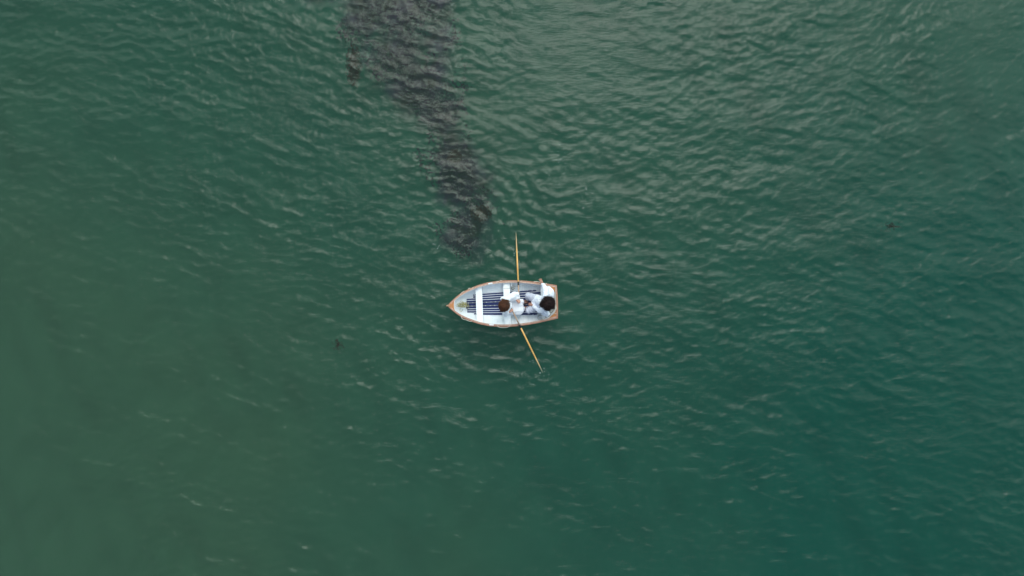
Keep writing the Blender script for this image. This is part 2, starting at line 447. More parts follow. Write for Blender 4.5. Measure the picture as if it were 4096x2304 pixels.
def frond(bm, p, a, ln, wd, rise, rr):
    d = Vector((math.cos(a), math.sin(a), 0)); s = Vector((-d.y, d.x, 0))
    L = []; Rr = []
    bend = rr.uniform(-.6, .6)
    for k in range(4):
        t = k / 3
        c = p + d * ln * t + s * bend * ln * t * t + Vector((0, 0, rise * t))
        w = wd * (1 - .75 * abs(t - .35) * 1.3)
        L.append(bm.verts.new(c + s * w * .5)); Rr.append(bm.verts.new(c - s * w * .5 + Vector((0, 0, rr.uniform(-.01, .01)))))
    for k in range(3): bm.faces.new((L[k], L[k + 1], Rr[k + 1], Rr[k]))

rr = random.Random(3)
bm = bmesh.new(); cnt = 0
while cnt < 6000:
    x = rr.uniform(-5.5, 1.0); y = rr.uniform(-.5, 9.5)
    z = rr.uniform(-1.6, -.9)
    q = float(weed_mask(np.array([x]), np.array([y]), z)[0])
    n_ = noise.noise(Vector((x * .9, y * .9, 3.1))) + .5 * noise.noise(Vector((x * 2.6, y * 2.6, 9.1)))
    if rr.random() > (.85 - q) * .9 + n_ * 1.8: continue
    frond(bm, Vector((x, y, z)), R(rr.gauss(-70, 50)), rr.uniform(.04, .13), rr.uniform(.012, .030), rr.uniform(0, .06), rr); cnt += 1
w = from_bm('seaweed_bed', bm, M_weed)
tag(w, 'dark purple-brown drift of seaweed under the water above the boat', 'seaweed', kind='stuff')

def clump(px, py, rx, ry, z, n, label, ang=-80):
    root_p = src(px, py, z)
    bm = bmesh.new()
    for i in range(n):
        a = rr.uniform(0, 6.283); q = min(abs(rr.gauss(0, .45)), rr.uniform(.8, 1.0))
        p = Vector((math.cos(a) * q * rx, math.sin(a) * q * ry, rr.uniform(-.15, .05)))
        frond(bm, p, R(rr.gauss(ang, 50)), rr.uniform(.03, .08), rr.uniform(.010, .024), rr.uniform(-.03, .04), rr)
    o = from_bm('seaweed_clump', bm, M_weedred); o.location = root_p
    return tag(o, label, 'seaweed', 'seaweed clumps under the surface')
clump(1412, 262, .24, .66, -.4, 2200, 'dark reddish seaweed clump left of the drift near the photo top')
clump(1818, 622, .24, .22, -.4, 900, 'round dark seaweed clump midway down the drift')
clump(1925, 850, .34, .26, -.4, 1200, 'reddish seaweed clump at the drift end nearest the boat')
clump(1350, 1378, .20, .24, -1.2, 100, 'small dark seaweed clump alone in open water left of the boat')
clump(3565, 905, .42, .20, -1.2, 85, 'faint reddish seaweed clump alone in open water far right', 10)

# foam flecks
def sea_h(x, y):
    z, _, _ = sea(np.array([x]), np.array([y])); return float(z[0])
bm = bmesh.new()
spots = [(2232, 320, 10, 40, 3), (2240, 600, 26, 90, 15), (2215, 700, 70, 40, 8), (2330, 760, 70, 60, 12), (2390, 560, 40, 30, 6), (2180, 1492, 22, 20, 9), (1745, 985, 20, 30, 8),
         (2130, 1450, 16, 14, 5), (2065, 1005, 10, 26, 5), (2700, 1200, 900, 500, 8)]
for px, py, sx_, sy_, n in spots:
    for i in range(n):
        p = src(px + rr.gauss(0, sx_ * .5), py + rr.gauss(0, sy_ * .5), 0)
        h = sea_h(p.x, p.y) + .012
        s = rr.uniform(.004, .010); a0 = rr.uniform(0, 6)
        vs = [bm.verts.new((p.x + math.cos(a0 + k * 1.05) * s * rr.uniform(.6, 1.8), p.y + math.sin(a0 + k * 1.05) * s * rr.uniform(.4, .9), h)) for k in range(6)]
        c = bm.verts.new((p.x, p.y, h + .006))
        for k in range(6): bm.faces.new((vs[k], vs[(k + 1) % 6], c))
f = from_bm('foam', bm, M_foam); tag(f, 'tiny white foam flecks floating on the green water', 'foam', kind='stuff')

# ---------------------------------------------------------------- the boat
BL = 3.08
TT = [0, .018, .037, .073, .113, .16, .216, .28, .374, .464, .553, .652, .733, .823, .913, 1.0]
WW = [6, 52, 92, 163, 230, 287, 342, 396, 447, 468, 475, 468, 449, 420, 382, 344]
def hw(t):                                   # half beam at the rail
    t = min(max(t, 0), 1)
    v = [float(np.interp(t + o_, TT, WW)) for o_ in (-.012, 0, .012)] if t > .03 and t < .985 else [float(np.interp(t, TT, WW))]
    return sum(v) / len(v) / K
def sheer(t): return .37 + .15 * (1 - t) ** 2.4 + .05 * t ** 3
PROF = [(0, 0), (.28, .012), (.5, .035), (.62, .11), (.73, .24), (.83, .42), (.91, .62), (.965, .82), (1, 1)]
def sect(t, f, inset=0, zb=.075):
    """point on the inner skin at height fraction f"""
    ys = [p[0] for p in PROF]; zs = [p[1] for p in PROF]
    y = float(np.interp(f, zs, ys)); g = sheer(t)
    rise = .20 * max(0, 1 - t / .22) ** 2
    b = zb + rise
    return max(0.0, hw(t) - .024 - inset) * y, b + (g - b) * f
boat = empty('rowing_boat', ORG, AX)
tag(boat, 'small white wooden rowing boat with brown rails and navy floorboards carrying two people', 'rowing boat')
def bxx(t): return t * BL - CX

# hull: inner and outer skin as one closed solid
bm = bmesh.new()
NS = 64; prof_f = [p[1] for p in PROF]
inner = []; outer = []
for i in range(NS + 1):
    t = .012 + (1 - .012) * i / NS
    ri = []; ro = []
    for sgn in (-1, 1):
        fl = list(range(len(PROF)))
        if sgn == -1: fl = fl[::-1]
        else: fl = fl[1:]
        for k in fl:
            y, z = sect(t, prof_f[k])
            ri.append(bm.verts.new((bxx(t) + (.008 if i == 0 else 0), sgn * y, z if k < 8 else z - .006)))
            yo = (y + (.02 if k < 7 else .012)) if k else 0
            zo = z - .15 * (1 - prof_f[k]) ** 1.5
            lap = .006 * (k % 2) if k < 7 else -.004
            ro.append(bm.verts.new((bxx(t) - (.01 if i == 0 else 0), sgn * (yo + (lap if k else 0)), zo if k < 8 else z - .006)))
    inner.append(ri); outer.append(ro)
m_ = len(inner[0])
for i in range(NS):
    for k in range(m_ - 1):
        bm.faces.new((inner[i][k], inner[i][k + 1], inner[i + 1][k + 1], inner[i + 1][k]))
        bm.faces.new((outer[i][k], outer[i + 1][k], outer[i + 1][k + 1], outer[i][k + 1]))
    for k in (0, m_ - 1):
        bm.faces.new((inner[i][k], inner[i + 1][k], outer[i + 1][k], outer[i][k]))
for e_ in (0, NS):
    for k in range(m_ - 1):
        bm.faces.new((inner[e_][k], inner[e_][k + 1], outer[e_][k + 1], outer[e_][k]))
hull = from_bm('hull', bm, M_white, boat, smooth=False)
# keel and stem
bm = bmesh.new()
prism(bm, [(-CX - .045, -.014), (-CX + .03, -.016), (-CX + .03, .016), (-CX - .045, .014)], -.02, sheer(0) + .015)
from_bm('stem_post', bm, M_varnish, boat)

def rail(name, ins0, ins1, z0, z1, m, parent=boat, t0=.0, t1=1.0, side=None, n=70):
    for sgn in ((-1, 1) if side is None else (side,)):
        bm = bmesh.new(); rings = []
        for i in range(n + 1):
            t = t0 + (t1 - t0) * i / n
            a = max(hw(t) - ins0, .001); b = max(hw(t) - ins1, .0005); g = sheer(t)
            x = bxx(t)
            rings.append([bm.verts.new((x, sgn * a, g + z0)), bm.verts.new((x, sgn * a, g + z1 - .005)), bm.verts.new((x, sgn * (a - min(.004, (a - b) * .3)), g + z1)),
                          bm.verts.new((x, sgn * b, g + z1)), bm.verts.new((x, sgn * b, g + z0))])
        for i in range(n):
            for k in range(5):
                bm.faces.new((rings[i][k], rings[i][(k + 1) % 5], rings[i + 1][(k + 1) % 5], rings[i + 1][k]))
        bm.faces.new(rings[0]); bm.faces.new(rings[-1][::-1])
        o = from_bm(name, bm, m, parent)
    return o
rail('rubbing_strake', -.006, .0245, -.035, .004, M_rail)
rail('gunwale', .031, .062, -.028, .012, M_rail2, t0=.03)
# pale rope-worn filler between the two
rail('gunwale_cap', .0250, .0305, -.02, .0065, M_cap, t0=.012)

# transom board, stern rail
bm = bmesh.new()
pl = []
for sgn in (1, -1):
    ks = range(8, -1, -1) if sgn == 1 else range(1, 9)
    for k in ks:
        y, z = sect(1, prof_f[k]); pl.append((sgn * (y + .018 if k else 0), z - (.12 * (1 - prof_f[k]) ** 1.5)))
x0, x1 = bxx(1) - .004, bxx(1) + .022
va = [bm.verts.new((x0, y, z)) for y, z in pl]; vb = [bm.verts.new((x1 + (.02 * (1 - (y / .47) ** 2)), y, z)) for y, z in pl]
bm.faces.new(va[::-1]); bm.faces.new(vb)
for i in range(len(pl)): bm.faces.new((va[i], va[(i + 1) % len(pl)], vb[(i + 1) % len(pl)], vb[i]))
from_bm('transom', bm, M_varnish, boat)
bm = bmesh.new()
hwE = hw(1)
n = 14; poly = []
for i in range(n + 1):
    y = hwE * (1 - 2 * i / n); poly.append((bxx(1) + .030 + .02 * (1 - (y / hwE) ** 2), y))
for i in range(n + 1):
    y = -hwE * (1 - 2 * i / n); poly.append((bxx(1) - .012 + .02 * (1 - (y / hwE) ** 2), y))
prism(bm, poly, sheer(1) - .02, sheer(1) + .018)
from_bm('transom_rail', bm, M_rail, boat)

def local_poly(pts, z):                       # plan outline on the boat
    return [tuple(Lc(a, b, z).xy) for a, b in pts]
# breasthook at the bow: follows the rails, concave aft edge
bm = bmesh.new(); poly = []
for i in range(13):
    t = .014 + .075 * i / 12; poly.append((bxx(t), max(hw(t) - .033, .002), sheer(t) - .45))
for i, (f_, tt) in enumerate(((.82, .0715), (.55, .061), (.25, .0565), (0, .0555), (-.25, .0565), (-.55, .061), (-.82, .0715))):
    poly.append((bxx(tt), f_ * (hw(.085) - .035), sheer(tt) - .45))
for i in range(12, -1, -1):
    t = .014 + .075 * i / 12; poly.append((bxx(t), -max(hw(t) - .033, .002), sheer(t) - .45))
prism(bm, poly, .45 - .022, .45 + .010)
from_bm('breasthook', bm, M_varnish, boat)
# white curved trim behind it
bm = bmesh.new()
tube(bm, spline([(bxx(tt) + .008, f_ * (hw(.085) - .035), sheer(tt) + .002) for f_, tt in ((.95, .083), (.82, .0715), (.55, .061), (0, .0555), (-.55, .061), (-.82, .0715), (-.95, .083))], 4), .006)
from_bm('bow_trim', bm, M_white2, boat, True)
bm = bmesh.new()
tube(bm, [(-CX - .03, 0, sheer(0) + .01), (-CX - .03, 0, sheer(0) + .045), (-CX - .005, 0, sheer(0) + .05), (-CX + .012, 0, sheer(0) + .015)], .007)
from_bm('bow_ring', bm, M_metal, boat, True)

# quarter knees at the stern corners
for sgn in (1, -1):
    bm = bmesh.new()
    t_ = 1 - (.27 / BL)
    poly = [(bxx(1) - .014, sgn * (hw(1) - .062)), (bxx(t_), sgn * (hw(t_) - .064)), (bxx(t_ + .02), sgn * (hw(t_) - .085)), (bxx(1) - .10, sgn * (hw(1) - .13)), (bxx(1) - .035, sgn * (hw(1) - .19)), (bxx(1) - .010, sgn * (hw(1) - .25))]
    prism(bm, poly if sgn == 1 else poly[::-1], sheer(1) - .03, sheer(1) - .004)
    from_bm('quarter_knee', bm, M_varnish, boat)

# thwarts
def thwart(name, xf, xa, z, th=.022, ins=.03):
    """board across the boat between local x = xf..xa"""
    bm = bmesh.new()
    def wid(x):
        t = (x + CX) / BL
        f = (z - .075) / (sheer(t) - .075)
        return sect(t, f)[0] + .004
    n = 6
    poly = [(xf + (xa - xf) * i / n, wid(xf + (xa - xf) * i / n)) for i in range(n + 1)] + [(xa - (xa - xf) * i / n, -wid(xa - (xa - xf) * i / n)) for i in range(n + 1)]
    prism(bm, poly, z - th, z)
    o = from_bm(name, bm, M_white2, boat)
    b = o.modifiers.new('b', 'BEVEL'); b.width = .004; b.segments = 2
    return o
xf = Lc(742, 700, .33).x; xa = Lc(878, 700, .33).x
thwart('thwart', xf, xa, .33)
xm0 = Lc(1315, 690, .33).x; xm1 = Lc(1450, 690, .33).x
thwart('thwart', xm0, xm1, .325)
xs0 = Lc(2085, 670, .32).x
thwart('stern_seat', xs0, bxx(1) - .012, .31)
# thwart knees
for x in (xf + .06, xm0 + .02, xm1 - .03, xm1 + .055):
    for sgn in (1, -1):
        t = (x + CX) / BL; bm = bmesh.new()
        ya = sect(t, .70)[0]; g = sheer(t)
        pts = [(ya - .10, .331), (sect(t, .72)[0] - .002, .331), (hw(t) - .064, g - .02), (hw(t) - .078, g - .02), (ya - .06, .345)]
        va = [bm.verts.new((x - .010, sgn * y, z)) for y, z in pts]; vb = [bm.verts.new((x + .010, sgn * y, z)) for y, z in pts]
        bm.faces.new(va); bm.faces.new(vb[::-1])
        for i in range(len(pts)): bm.faces.new((va[i], va[(i + 1) % 5], vb[(i + 1) % 5], vb[i]))
        from_bm('thwart_knee', bm, M_white, boat)

# ribs
for i in range(21):
    x = -CX + .36 + i * .1285
    t = (x + CX) / BL
    if t > .985: break
    for sgn in (1, -1):
        bm = bmesh.new(); rings = []
        fs = [0, .02, .035, .07, .11, .17, .24, .33, .42, .52, .62, .72, .82, .9, .96]
        for f_ in fs:
            y, z = sect(t, f_)
            y = sgn * max(y, .012)
            rings.append([bm.verts.new((x - .009, y, z + .001)), bm.verts.new((x + .009, y, z + .001)), bm.verts.new((x + .007, y - sgn * .010, z + .012)), bm.verts.new((x - .007, y - sgn * .010, z + .012))])
        for a in range(len(rings) - 1):
            for k in range(4): bm.faces.new((rings[a][k], rings[a][(k + 1) % 4], rings[a + 1][(k + 1) % 4], rings[a + 1][k]))
        bm.faces.new(rings[0]); bm.faces.new(rings[-1][::-1])
        from_bm('rib', bm, M_white, boat)

# floorboards: nine navy boards fanning aft, white battens between
FZ = .118
edges0 = [(-234, -204), (-191, -157), (-141, -109), (-93, -51), (-35, 26), (42, 90), (104, 139), (153, 185), (198, 236)]   # offsets from centreline at x=890, + is down
x890 = Lc(890, 700, FZ).x; x1300 = Lc(1300, 700, FZ).x
def fan(x): return .93 + .07 * (x - x890) / (x1300 - x890)
starts = [690, 690, 552, 548, 530, 530, 556, 556, 695]
for j, (a, b) in enumerate(edges0):
    sx_ = Lc(starts[j], 700, FZ).x; ex = Lc(2100 if j not in (0, 8) else 2010, 690, FZ).x
    bm = bmesh.new(); n = 14
    xs = [sx_ + (ex - sx_) * i / n for i in range(n + 1)]
    def wtaper(x, y):
        t = (x + CX) / BL; lim = sect(t, .11)[0] + .03
        return max(-lim, min(lim, y))
    tp = [(x, wtaper(x, -a / K * fan(x))) for x in xs] + [(x, wtaper(x, -b / K * fan(x))) for x in reversed(xs)]
    prism(bm, tp, FZ - .014, FZ)
    o = from_bm('floorboard', bm, M_navy, boat)
for j in range(8):
    y = (edges0[j][1] + edges0[j + 1][0]) / 2
    st = max(starts[j], starts[j + 1]); sx_ = Lc(st, 700, FZ).x; ex = Lc(2010, 690, FZ).x
    bm = bmesh.new(); hwid = .0060 if j not in (3, 4) else .0045
    n = 10; xs = [sx_ + (ex - sx_) * i / n for i in range(n + 1)]
    prism(bm, [(x, -y / K * fan(x) + hwid) for x in xs] + [(x, -y / K * fan(x) - hwid) for x in reversed(xs)], FZ - .012, FZ + .004)
    ba = from_bm('batten', bm, M_white2 if j not in (3, 4) else M_grope, boat)
    if j in (3, 4):
        x = sx_ + .05
        while x < ex:
            bm = bmesh.new(); ellipsoid(bm, (x, -y / K * fan(x), FZ + .006), (.0125, .0105, .005), seg=2); x += .131
            from_bm('rivet', bm, M_white2, ba, True)

# spare rowlock plates, rowlock blocks
for cx, cy in ((1037, 270), (1062, 1137)):
    p = Lc(cx, cy, .42); t = (p.x + CX) / BL; s = 1 if p.y > 0 else -1
    bm = bmesh.new()
    dy = hw(t + .02) - hw(t - .02); ang = math.atan2(dy, .04 * BL) * s
    M = Matrix.Translation((p.x, s * (hw(t) - .036), sheer(t) + .016)) @ Matrix.Rotation(ang, 4, 'Z')
    bmesh.ops.create_cube(bm, size=1, matrix=M @ Matrix.Diagonal((.125, .034, .012, 1)))
    o = from_bm('rowlock_plate', bm, M_white2, boat); bv = o.modifiers.new('b', 'BEVEL'); bv.width = .004
    for k in (-.03, 0.0, .03):
        bm = bmesh.new(); ellipsoid(bm, M @ Vector((k, 0, .007)), (.007, .007, .003), seg=1)
        from_bm('screw', bm, M_grope, o, True)
LOCKN = Wd(1631, 262, .45); LOCKS = Wd(1643, 1130, .45)
for P in (LOCKN, LOCKS):
    d = P - ORG; lp = Vector((d.x * BC + d.y * BS, -d.x * BS + d.y * BC, 0)); t = (lp.x + CX) / BL; s = 1 if lp.y > 0 else -1
    bm = bmesh.new()
    bmesh.ops.create_cube(bm, size=1, matrix=Matrix.Translation((lp.x, s * (hw(t) - .040), sheer(t) + .016)) @ Matrix.Diagonal((.15, .052, .02, 1)))
    o = from_bm('rowlock_block', bm, M_rail2, boat); bv = o.modifiers.new('b', 'BEVEL'); bv.width = .005
    bm = bmesh.new()
    yy = s * (hw(t) - .034); zz = sheer(t) + .03
    pts = [(lp.x + .034 * math.sin(a), yy, zz + .036 - .034 * math.cos(a)) for a in np.linspace(-2.1, 2.1, 15)]
    tube(bm, pts, .0065)
    tube(bm, [(lp.x, yy, zz - .05), (lp.x, yy, zz + .004)], .008)
    from_bm('rowlock', bm, M_metal, o, True)

# grab ropes looped along the rails
def rope_part(pts, z=None, r=.0062, m=None, name='grab_rope', parent=boat):
    P = []
    for q in pts:
        zz = q[2] if len(q) > 2 else .40
        P.append(Lc(q[0], q[1], zz))
    bm = bmesh.new(); tube(bm, spline(P, 6), r)
    return from_bm(name, bm, m or M_rope, parent, True)
def rail_z(cx):
    return sheer((cx - 168) / 2226) + .012
loops = [[(425, 508), (440, 475), (470, 452), (498, 440)],
         [(580, 394), (598, 378), (640, 376), (690, 362)],
         [(1150, 246), (1215, 234), (1245, 218), (1300, 224), (1380, 240), (1440, 244)],
         [(1880, 272), (1905, 264), (1928, 243), (1985, 236), (2060, 250), (2110, 272), (2200, 276)],
         [(440, 948), (448, 990), (470, 1012), (540, 1030), (590, 1052), (630, 1058), (662, 1050)],
         [(1178, 1146), (1205, 1172), (1255, 1186), (1340, 1188), (1395, 1180), (1425, 1160), (1445, 1142)]]
for lp in loops:
    n = len(lp)
    rope_part([(a, b, rail_z(a) + .004 - .03 * math.sin(math.pi * i / (n - 1))) for i, (a, b) in enumerate(lp)])
rope_part([(2392, 330, .455), (2385, 500, .455), (2388, 650, .455), (2396, 760, .45), (2418, 840, .42), (2422, 880, .41), (2400, 898, .43), (2350, 890, .44)])
rope_part([(2368, 470, .452), (2372, 640, .45), (2382, 760, .45), (2370, 850, .45), (2340, 900, .44)], r=.005)
rope_part([(2360, 560, .448), (2362, 720, .45), (2388, 800, .45), (2358, 870, .45), (2318, 930, .44)], r=.005)
# cord lying over the middle thwart
rope_part([(1308, 376, .332), (1340, 384, .334), (1400, 381, .334), (1448, 374, .332)], r=.004, m=M_grope, name='thwart_cord')

# ---------------------------------------------------------------- gear lying in the boat
def loose_rope(name, center, strokes, r, m, label, cat):
    root = Wd(*center); bm = bmesh.new()
    for s in strokes: tube(bm, spline([Wd(*p) for p in s], 7), r, n=6)
    o = from_bm(name, bm, m, None, True, offset=root); o.location = root
    return tag(o, label, cat)
rq = random.Random(5)
st = []
for k in range(17):
    cx0 = rq.uniform(370, 530); cy0 = 725 + rq.uniform(-18, 18); a0 = rq.uniform(0, 6); rx = rq.uniform(25, 75); ry = rq.uniform(18, 46)
    st.append([(cx0 + rx * math.cos(a0 + i * .7), cy0 + ry * math.sin(a0 + i * .7), .30 + .012 * (k % 5) + .01 * math.sin(i + k)) for i in range(10)])
st.append([(470, 735, .31), (520, 700, .31), (560, 705, .27), (590, 745, .25), (592, 785, .24), (560, 800, .24)])
st.append([(400, 680, .36), (440, 640, .36), (480, 660, .34), (470, 710, .34)])
st.append([(420, 780, .32), (410, 840, .32), (450, 850, .30), (470, 800, .30)])
loose_rope('mooring_rope', (450, 730, .24), st, .0048, M_yrope, 'loose yellow-green mooring rope heaped in the bow of the boat', 'rope')
st = []
for k in range(9):
    st.append([(2070 + rq.uniform(-20, 260) * 1.0, 960 - rq.uniform(0, 30), .30)] if False else
              [(2140 + 40 * k * .6 + rq.uniform(-15, 15), 1000 - 22 * k + rq.uniform(-15, 15), .36 + .008 * k), (2220 + rq.uniform(-20, 20), 960 - 14 * k, .40 + .006 * k),
               (2285 + rq.uniform(-20, 20), 900 - 8 * k + rq.uniform(-10, 10), .43), (2350 + rq.uniform(-12, 12), 820 - 4 * k, .44), (2362 + rq.uniform(-8, 8), 730 + 8 * k, .45)])
st.append([(2120 + 0, 950, .38), (2080, 935, .37), (2025, 950, .36), (2018, 1000, .36), (2050, 1022, .36), (2090, 1015, .36), (2112, 985, .37)])
st.append([(2230, 1010, .42), (2170, 1030, .41), (2110, 1018, .40), (2090, 1030, .40)])
loose_rope('stern_rope', (2250, 930, .34), st, .0055, M_grope, 'tangled grey-brown rope piled in the stern corner beside the passenger', 'rope')
def small_float(cx, cy, z, r, label):
    p = Wd(cx, cy, z); root = empty('float', p)
    bm = bmesh.new(); ellipsoid(bm, (0, 0, r * .9), (r, r, r * .85)); from_bm('float_body', bm, M_float, root, True)
    bm = bmesh.new(); tube(bm, [(r * .15 * math.cos(a), r * .15 * math.sin(a), r * 1.75 + .0) for a in np.linspace(0, 6.283, 9)], .003, n=5); from_bm('eyelet', bm, M_metal, root, True)
    tag(root, label, 'float', 'white floats in the stern corner')
small_float(2143, 965, .34, .040, 'larger round white float among the stern ropes')
small_float(2212, 998, .38, .019, 'small white float nearest the stern corner of the boat')

# little grapnel anchor forward of the oar, with its line
p0 = Wd(1520, 350, .24)
anc = empty('grapnel_anchor', p0)
tag(anc, 'small grey-green grapnel anchor lying on the floor behind the middle seat', 'anchor')
sh0 = Wd(1550, 330, .30); sh1 = Wd(1475, 385, .25)
bm = bmesh.new(); tube(bm, [sh0, sh1], .009); from_bm('shank', bm, M_metal, anc, True, offset=p0)
ax_ = (sh1 - sh0).normalized(); s1 = ax_.cross(Vector((0, 0, 1))).normalized(); s2 = ax_.cross(s1)
for k in range(4):
    a = k * math.pi / 2 + .6; o_ = s1 * math.cos(a) + s2 * math.sin(a)
    bm = bmesh.new(); tube(bm, spline([sh1, sh1 + o_ * .04 - ax_ * .0, sh1 + o_ * .06 - ax_ * .035, sh1 + o_ * .062 - ax_ * .075], 4), [.007] * 9 + [.009] * 3 + [.002])
    from_bm('fluke', bm, M_metal, anc, True, offset=p0)
bm = bmesh.new(); pt = sh0
tube(bm, [pt + s1 * .014 * math.cos(a) + Vector((0, 0, .014 * math.sin(a))) for a in np.linspace(0, 6.283, 10)], .004, n=5)
from_bm('shackle', bm, M_metal, anc, True, offset=p0)
st = [[(1500, 365, .27), (1520, 325, .31), (1550, 345, .31), (1530, 385, .29), (1490, 400, .28), (1475, 370, .28), (1510, 345, .30)],
      [(1548, 332, .31), (1600, 338, .33), (1700, 322, .36), (1800, 306, .37), (1850, 302, .37), (1900, 322, .36), (1960, 340, .35), (2040, 325, .36)]]
loose_rope('anchor_line', (1560, 335, .24), st, .0042, M_grope, 'thin grey anchor line running aft from the grapnel along the upper side', 'rope')

# ---------------------------------------------------------------- oars
def oar(lock, hend, tip, label, c0, c1):
    root = empty('oar', lock)
    d = (tip - hend); L = d.length; u = d / L
    def at(s): return hend + u * s
    sl = (lock - hend).dot(u)
    bm = bmesh.new(); tube(bm, [at(0), at(.012), at(.10), at(.13), at(.15)], [.012, .0165, .0165, .017, .019], n=10)
    from_bm('grip', bm, M_oargrip, root, True, offset=lock)
    bm = bmesh.new(); tube(bm, [at(.15), at(sl - c0)], [.019, .0215], n=10)
    from_bm('inboard_shaft', bm, M_oar if c0 > 0.2 else M_oargrip, root, True, offset=lock)
    bm = bmesh.new(); tube(bm, [at(sl - c0), at(sl + c1)], [.0255, .0255], n=12)
    from_bm('leather_collar', bm, M_black, root, True, offset=lock)
    bl = .52
    bm = bmesh.new(); tube(bm, [at(sl + c1), at(L * .6), at(L - bl), at(L - bl * .5), at(L - bl * .2)], [.022, .021, .017, .012, .006], n=10)
    from_bm('shaft', bm, M_oar, root, True, offset=lock)
    # blade standing on edge
    bm = bmesh.new(); side = u.cross(Vector((0, 0, 1))).normalized(); up = side.cross(u)
    q = [(0, .016), (.10, .035), (.25, .060), (.42, .066), (.50, .058), (.52, .04)]
    rings = []
    for s, h in q:
        c = at(L - bl + s); tk = .009 * (1 - s * 1.0)
        rings.append([bm.verts.new(c + up * h + side * tk * .4), bm.verts.new(c + side * tk), bm.verts.new(c - up * h + side * tk * .4),
                      bm.verts.new(c - up * h - side * tk * .4), bm.verts.new(c - side * tk), bm.verts.new(c + up * h - side * tk * .4)])
    for i in range(len(rings) - 1):
        for k in range(6): bm.faces.new((rings[i][k], rings[i][(k + 1) % 6], rings[i + 1][(k + 1) % 6], rings[i + 1][k]))
    bm.faces.new(rings[0]); bm.faces.new(rings[-1][::-1])
    from_bm('blade', bm, M_blade, root, True, offset=lock)
    tag(root, label, 'oar', 'pair of oars held by the rower')
    return hend, u
LN = LOCKN + Vector((0, 0, .030)); LS = LOCKS + Vector((0, 0, .030))
def tip_s(px, py, z): return src(px, py, z)
HN = Wd(1633, 680, .66); HS = Wd(1470, 792, .66)
hN, uN = oar(LN, HN, tip_s(2064, 932, -.06), 'yellow wooden oar reaching up from the boat, on the seaweed side', .07, .03)
hS, uS = oar(LS, HS, tip_s(2172, 1492, -.09), 'yellow wooden oar slanting down and right from the boat into the water', .01, .10)

# ---------------------------------------------------------------- people
def hand(bm, wrist, palm_dir, up, span, curl, scale=1.0, thumb_side=1, bend_axis=None):
    """palm and five separate fingers. palm_dir: wrist->knuckles, up: back of the hand"""
    f = palm_dir.normalized(); u = (up - f * up.dot(f)).normalized(); s = f.cross(u) * thumb_side
    k0 = wrist + f * .085 * scale
    for o_, r_ in ((-.026, .013), (-.009, .014), (.009, .014), (.026, .013)):
        capsule(bm, wrist + s * o_ * .6 * scale, .015 * scale, k0 + s * o_ * scale, r_ * scale, 1)
    for i, (o_, ln, sp) in enumerate(((-.029, .060, -.22), (-.010, .075, -.06), (.010, .080, .06), (.029, .070, .20))):
        base = k0 + s * o_ * scale; d = (f + s * sp * span).normalized()
        p = base; a = 0
        for j, (fr, r0, r1) in enumerate(((.45, .0095, .0088), (.31, .0088, .0082), (.24, .0082, .0068))):
            a += curl * (.8 if j == 0 else 1.0)
            dd = d * math.cos(a) - u * math.sin(a)
            q = p + dd * ln * fr * scale
            capsule(bm, p, r0 * scale, q, r1 * scale, 1); p = q
    t0 = wrist + s * .024 * scale + f * .025 * scale
    td = (f * .62 + s * .75 - u * (.25 + .3 * curl)).normalized()
    t1 = t0 + td * .042 * scale; t2 = t1 + (td * .5 + f * .8 - u * curl * .5).normalized() * .032 * scale
    capsule(bm, t0, .013 * scale, t1, .011 * scale, 1); capsule(bm, t1, .011 * scale, t2, .0085 * scale, 1)

def head(bm, c, face, up):
    """skull, jaw, nose, ears; c is centre of the head"""
    f = face.normalized(); u = (up - f * up.dot(f)).normalized(); s = f.cross(u)
    rot = Matrix((s, f, u)).transposed()
    ellipsoid(bm, c + u * .025 - f * .008, (.076, .096, .092), rot)
    ellipsoid(bm, c - u * .040 + f * .022, (.058, .066, .070), rot)
    ellipsoid(bm, c - u * .085 + f * .055, (.026, .024, .020), rot)      # chin
    capsule(bm, c + f * .088 + u * .012, .008, c + f * .106 - u * .025, .013, 1)  # nose
    for k in (-1, 1):
        ellipsoid(bm, c + s * k * .078 - u * .008 - f * .005, (.010, .020, .032), rot, seg=2)
        ellipsoid(bm, c + s * k * .034 + f * .074 - u * .022, (.020, .016, .018), rot, seg=2)  # cheeks
        capsule(bm, c + s * k * .018 + f * .086 + u * .026, .009, c + s * k * .046 + f * .074 + u * .026, .008, 1)  # brow
    return f, u, s, rot

def face_parts(c, f, u, s, rot, body_parent, off):
    for k in (-1, 1):
        bm = bmesh.new(); ellipsoid(bm, c + s * k * .032 + f * .086 + u * .004, (.012, .008, .007), rot, seg=2)
        from_bm('eye', bm, M_eye, body_parent, True, offset=off)
    bm = bmesh.new(); ellipsoid(bm, c + f * .086 - u * .055, (.024, .010, .007), rot, seg=2)
    from_bm('mouth', bm, M_lip, body_parent, True, offset=off)

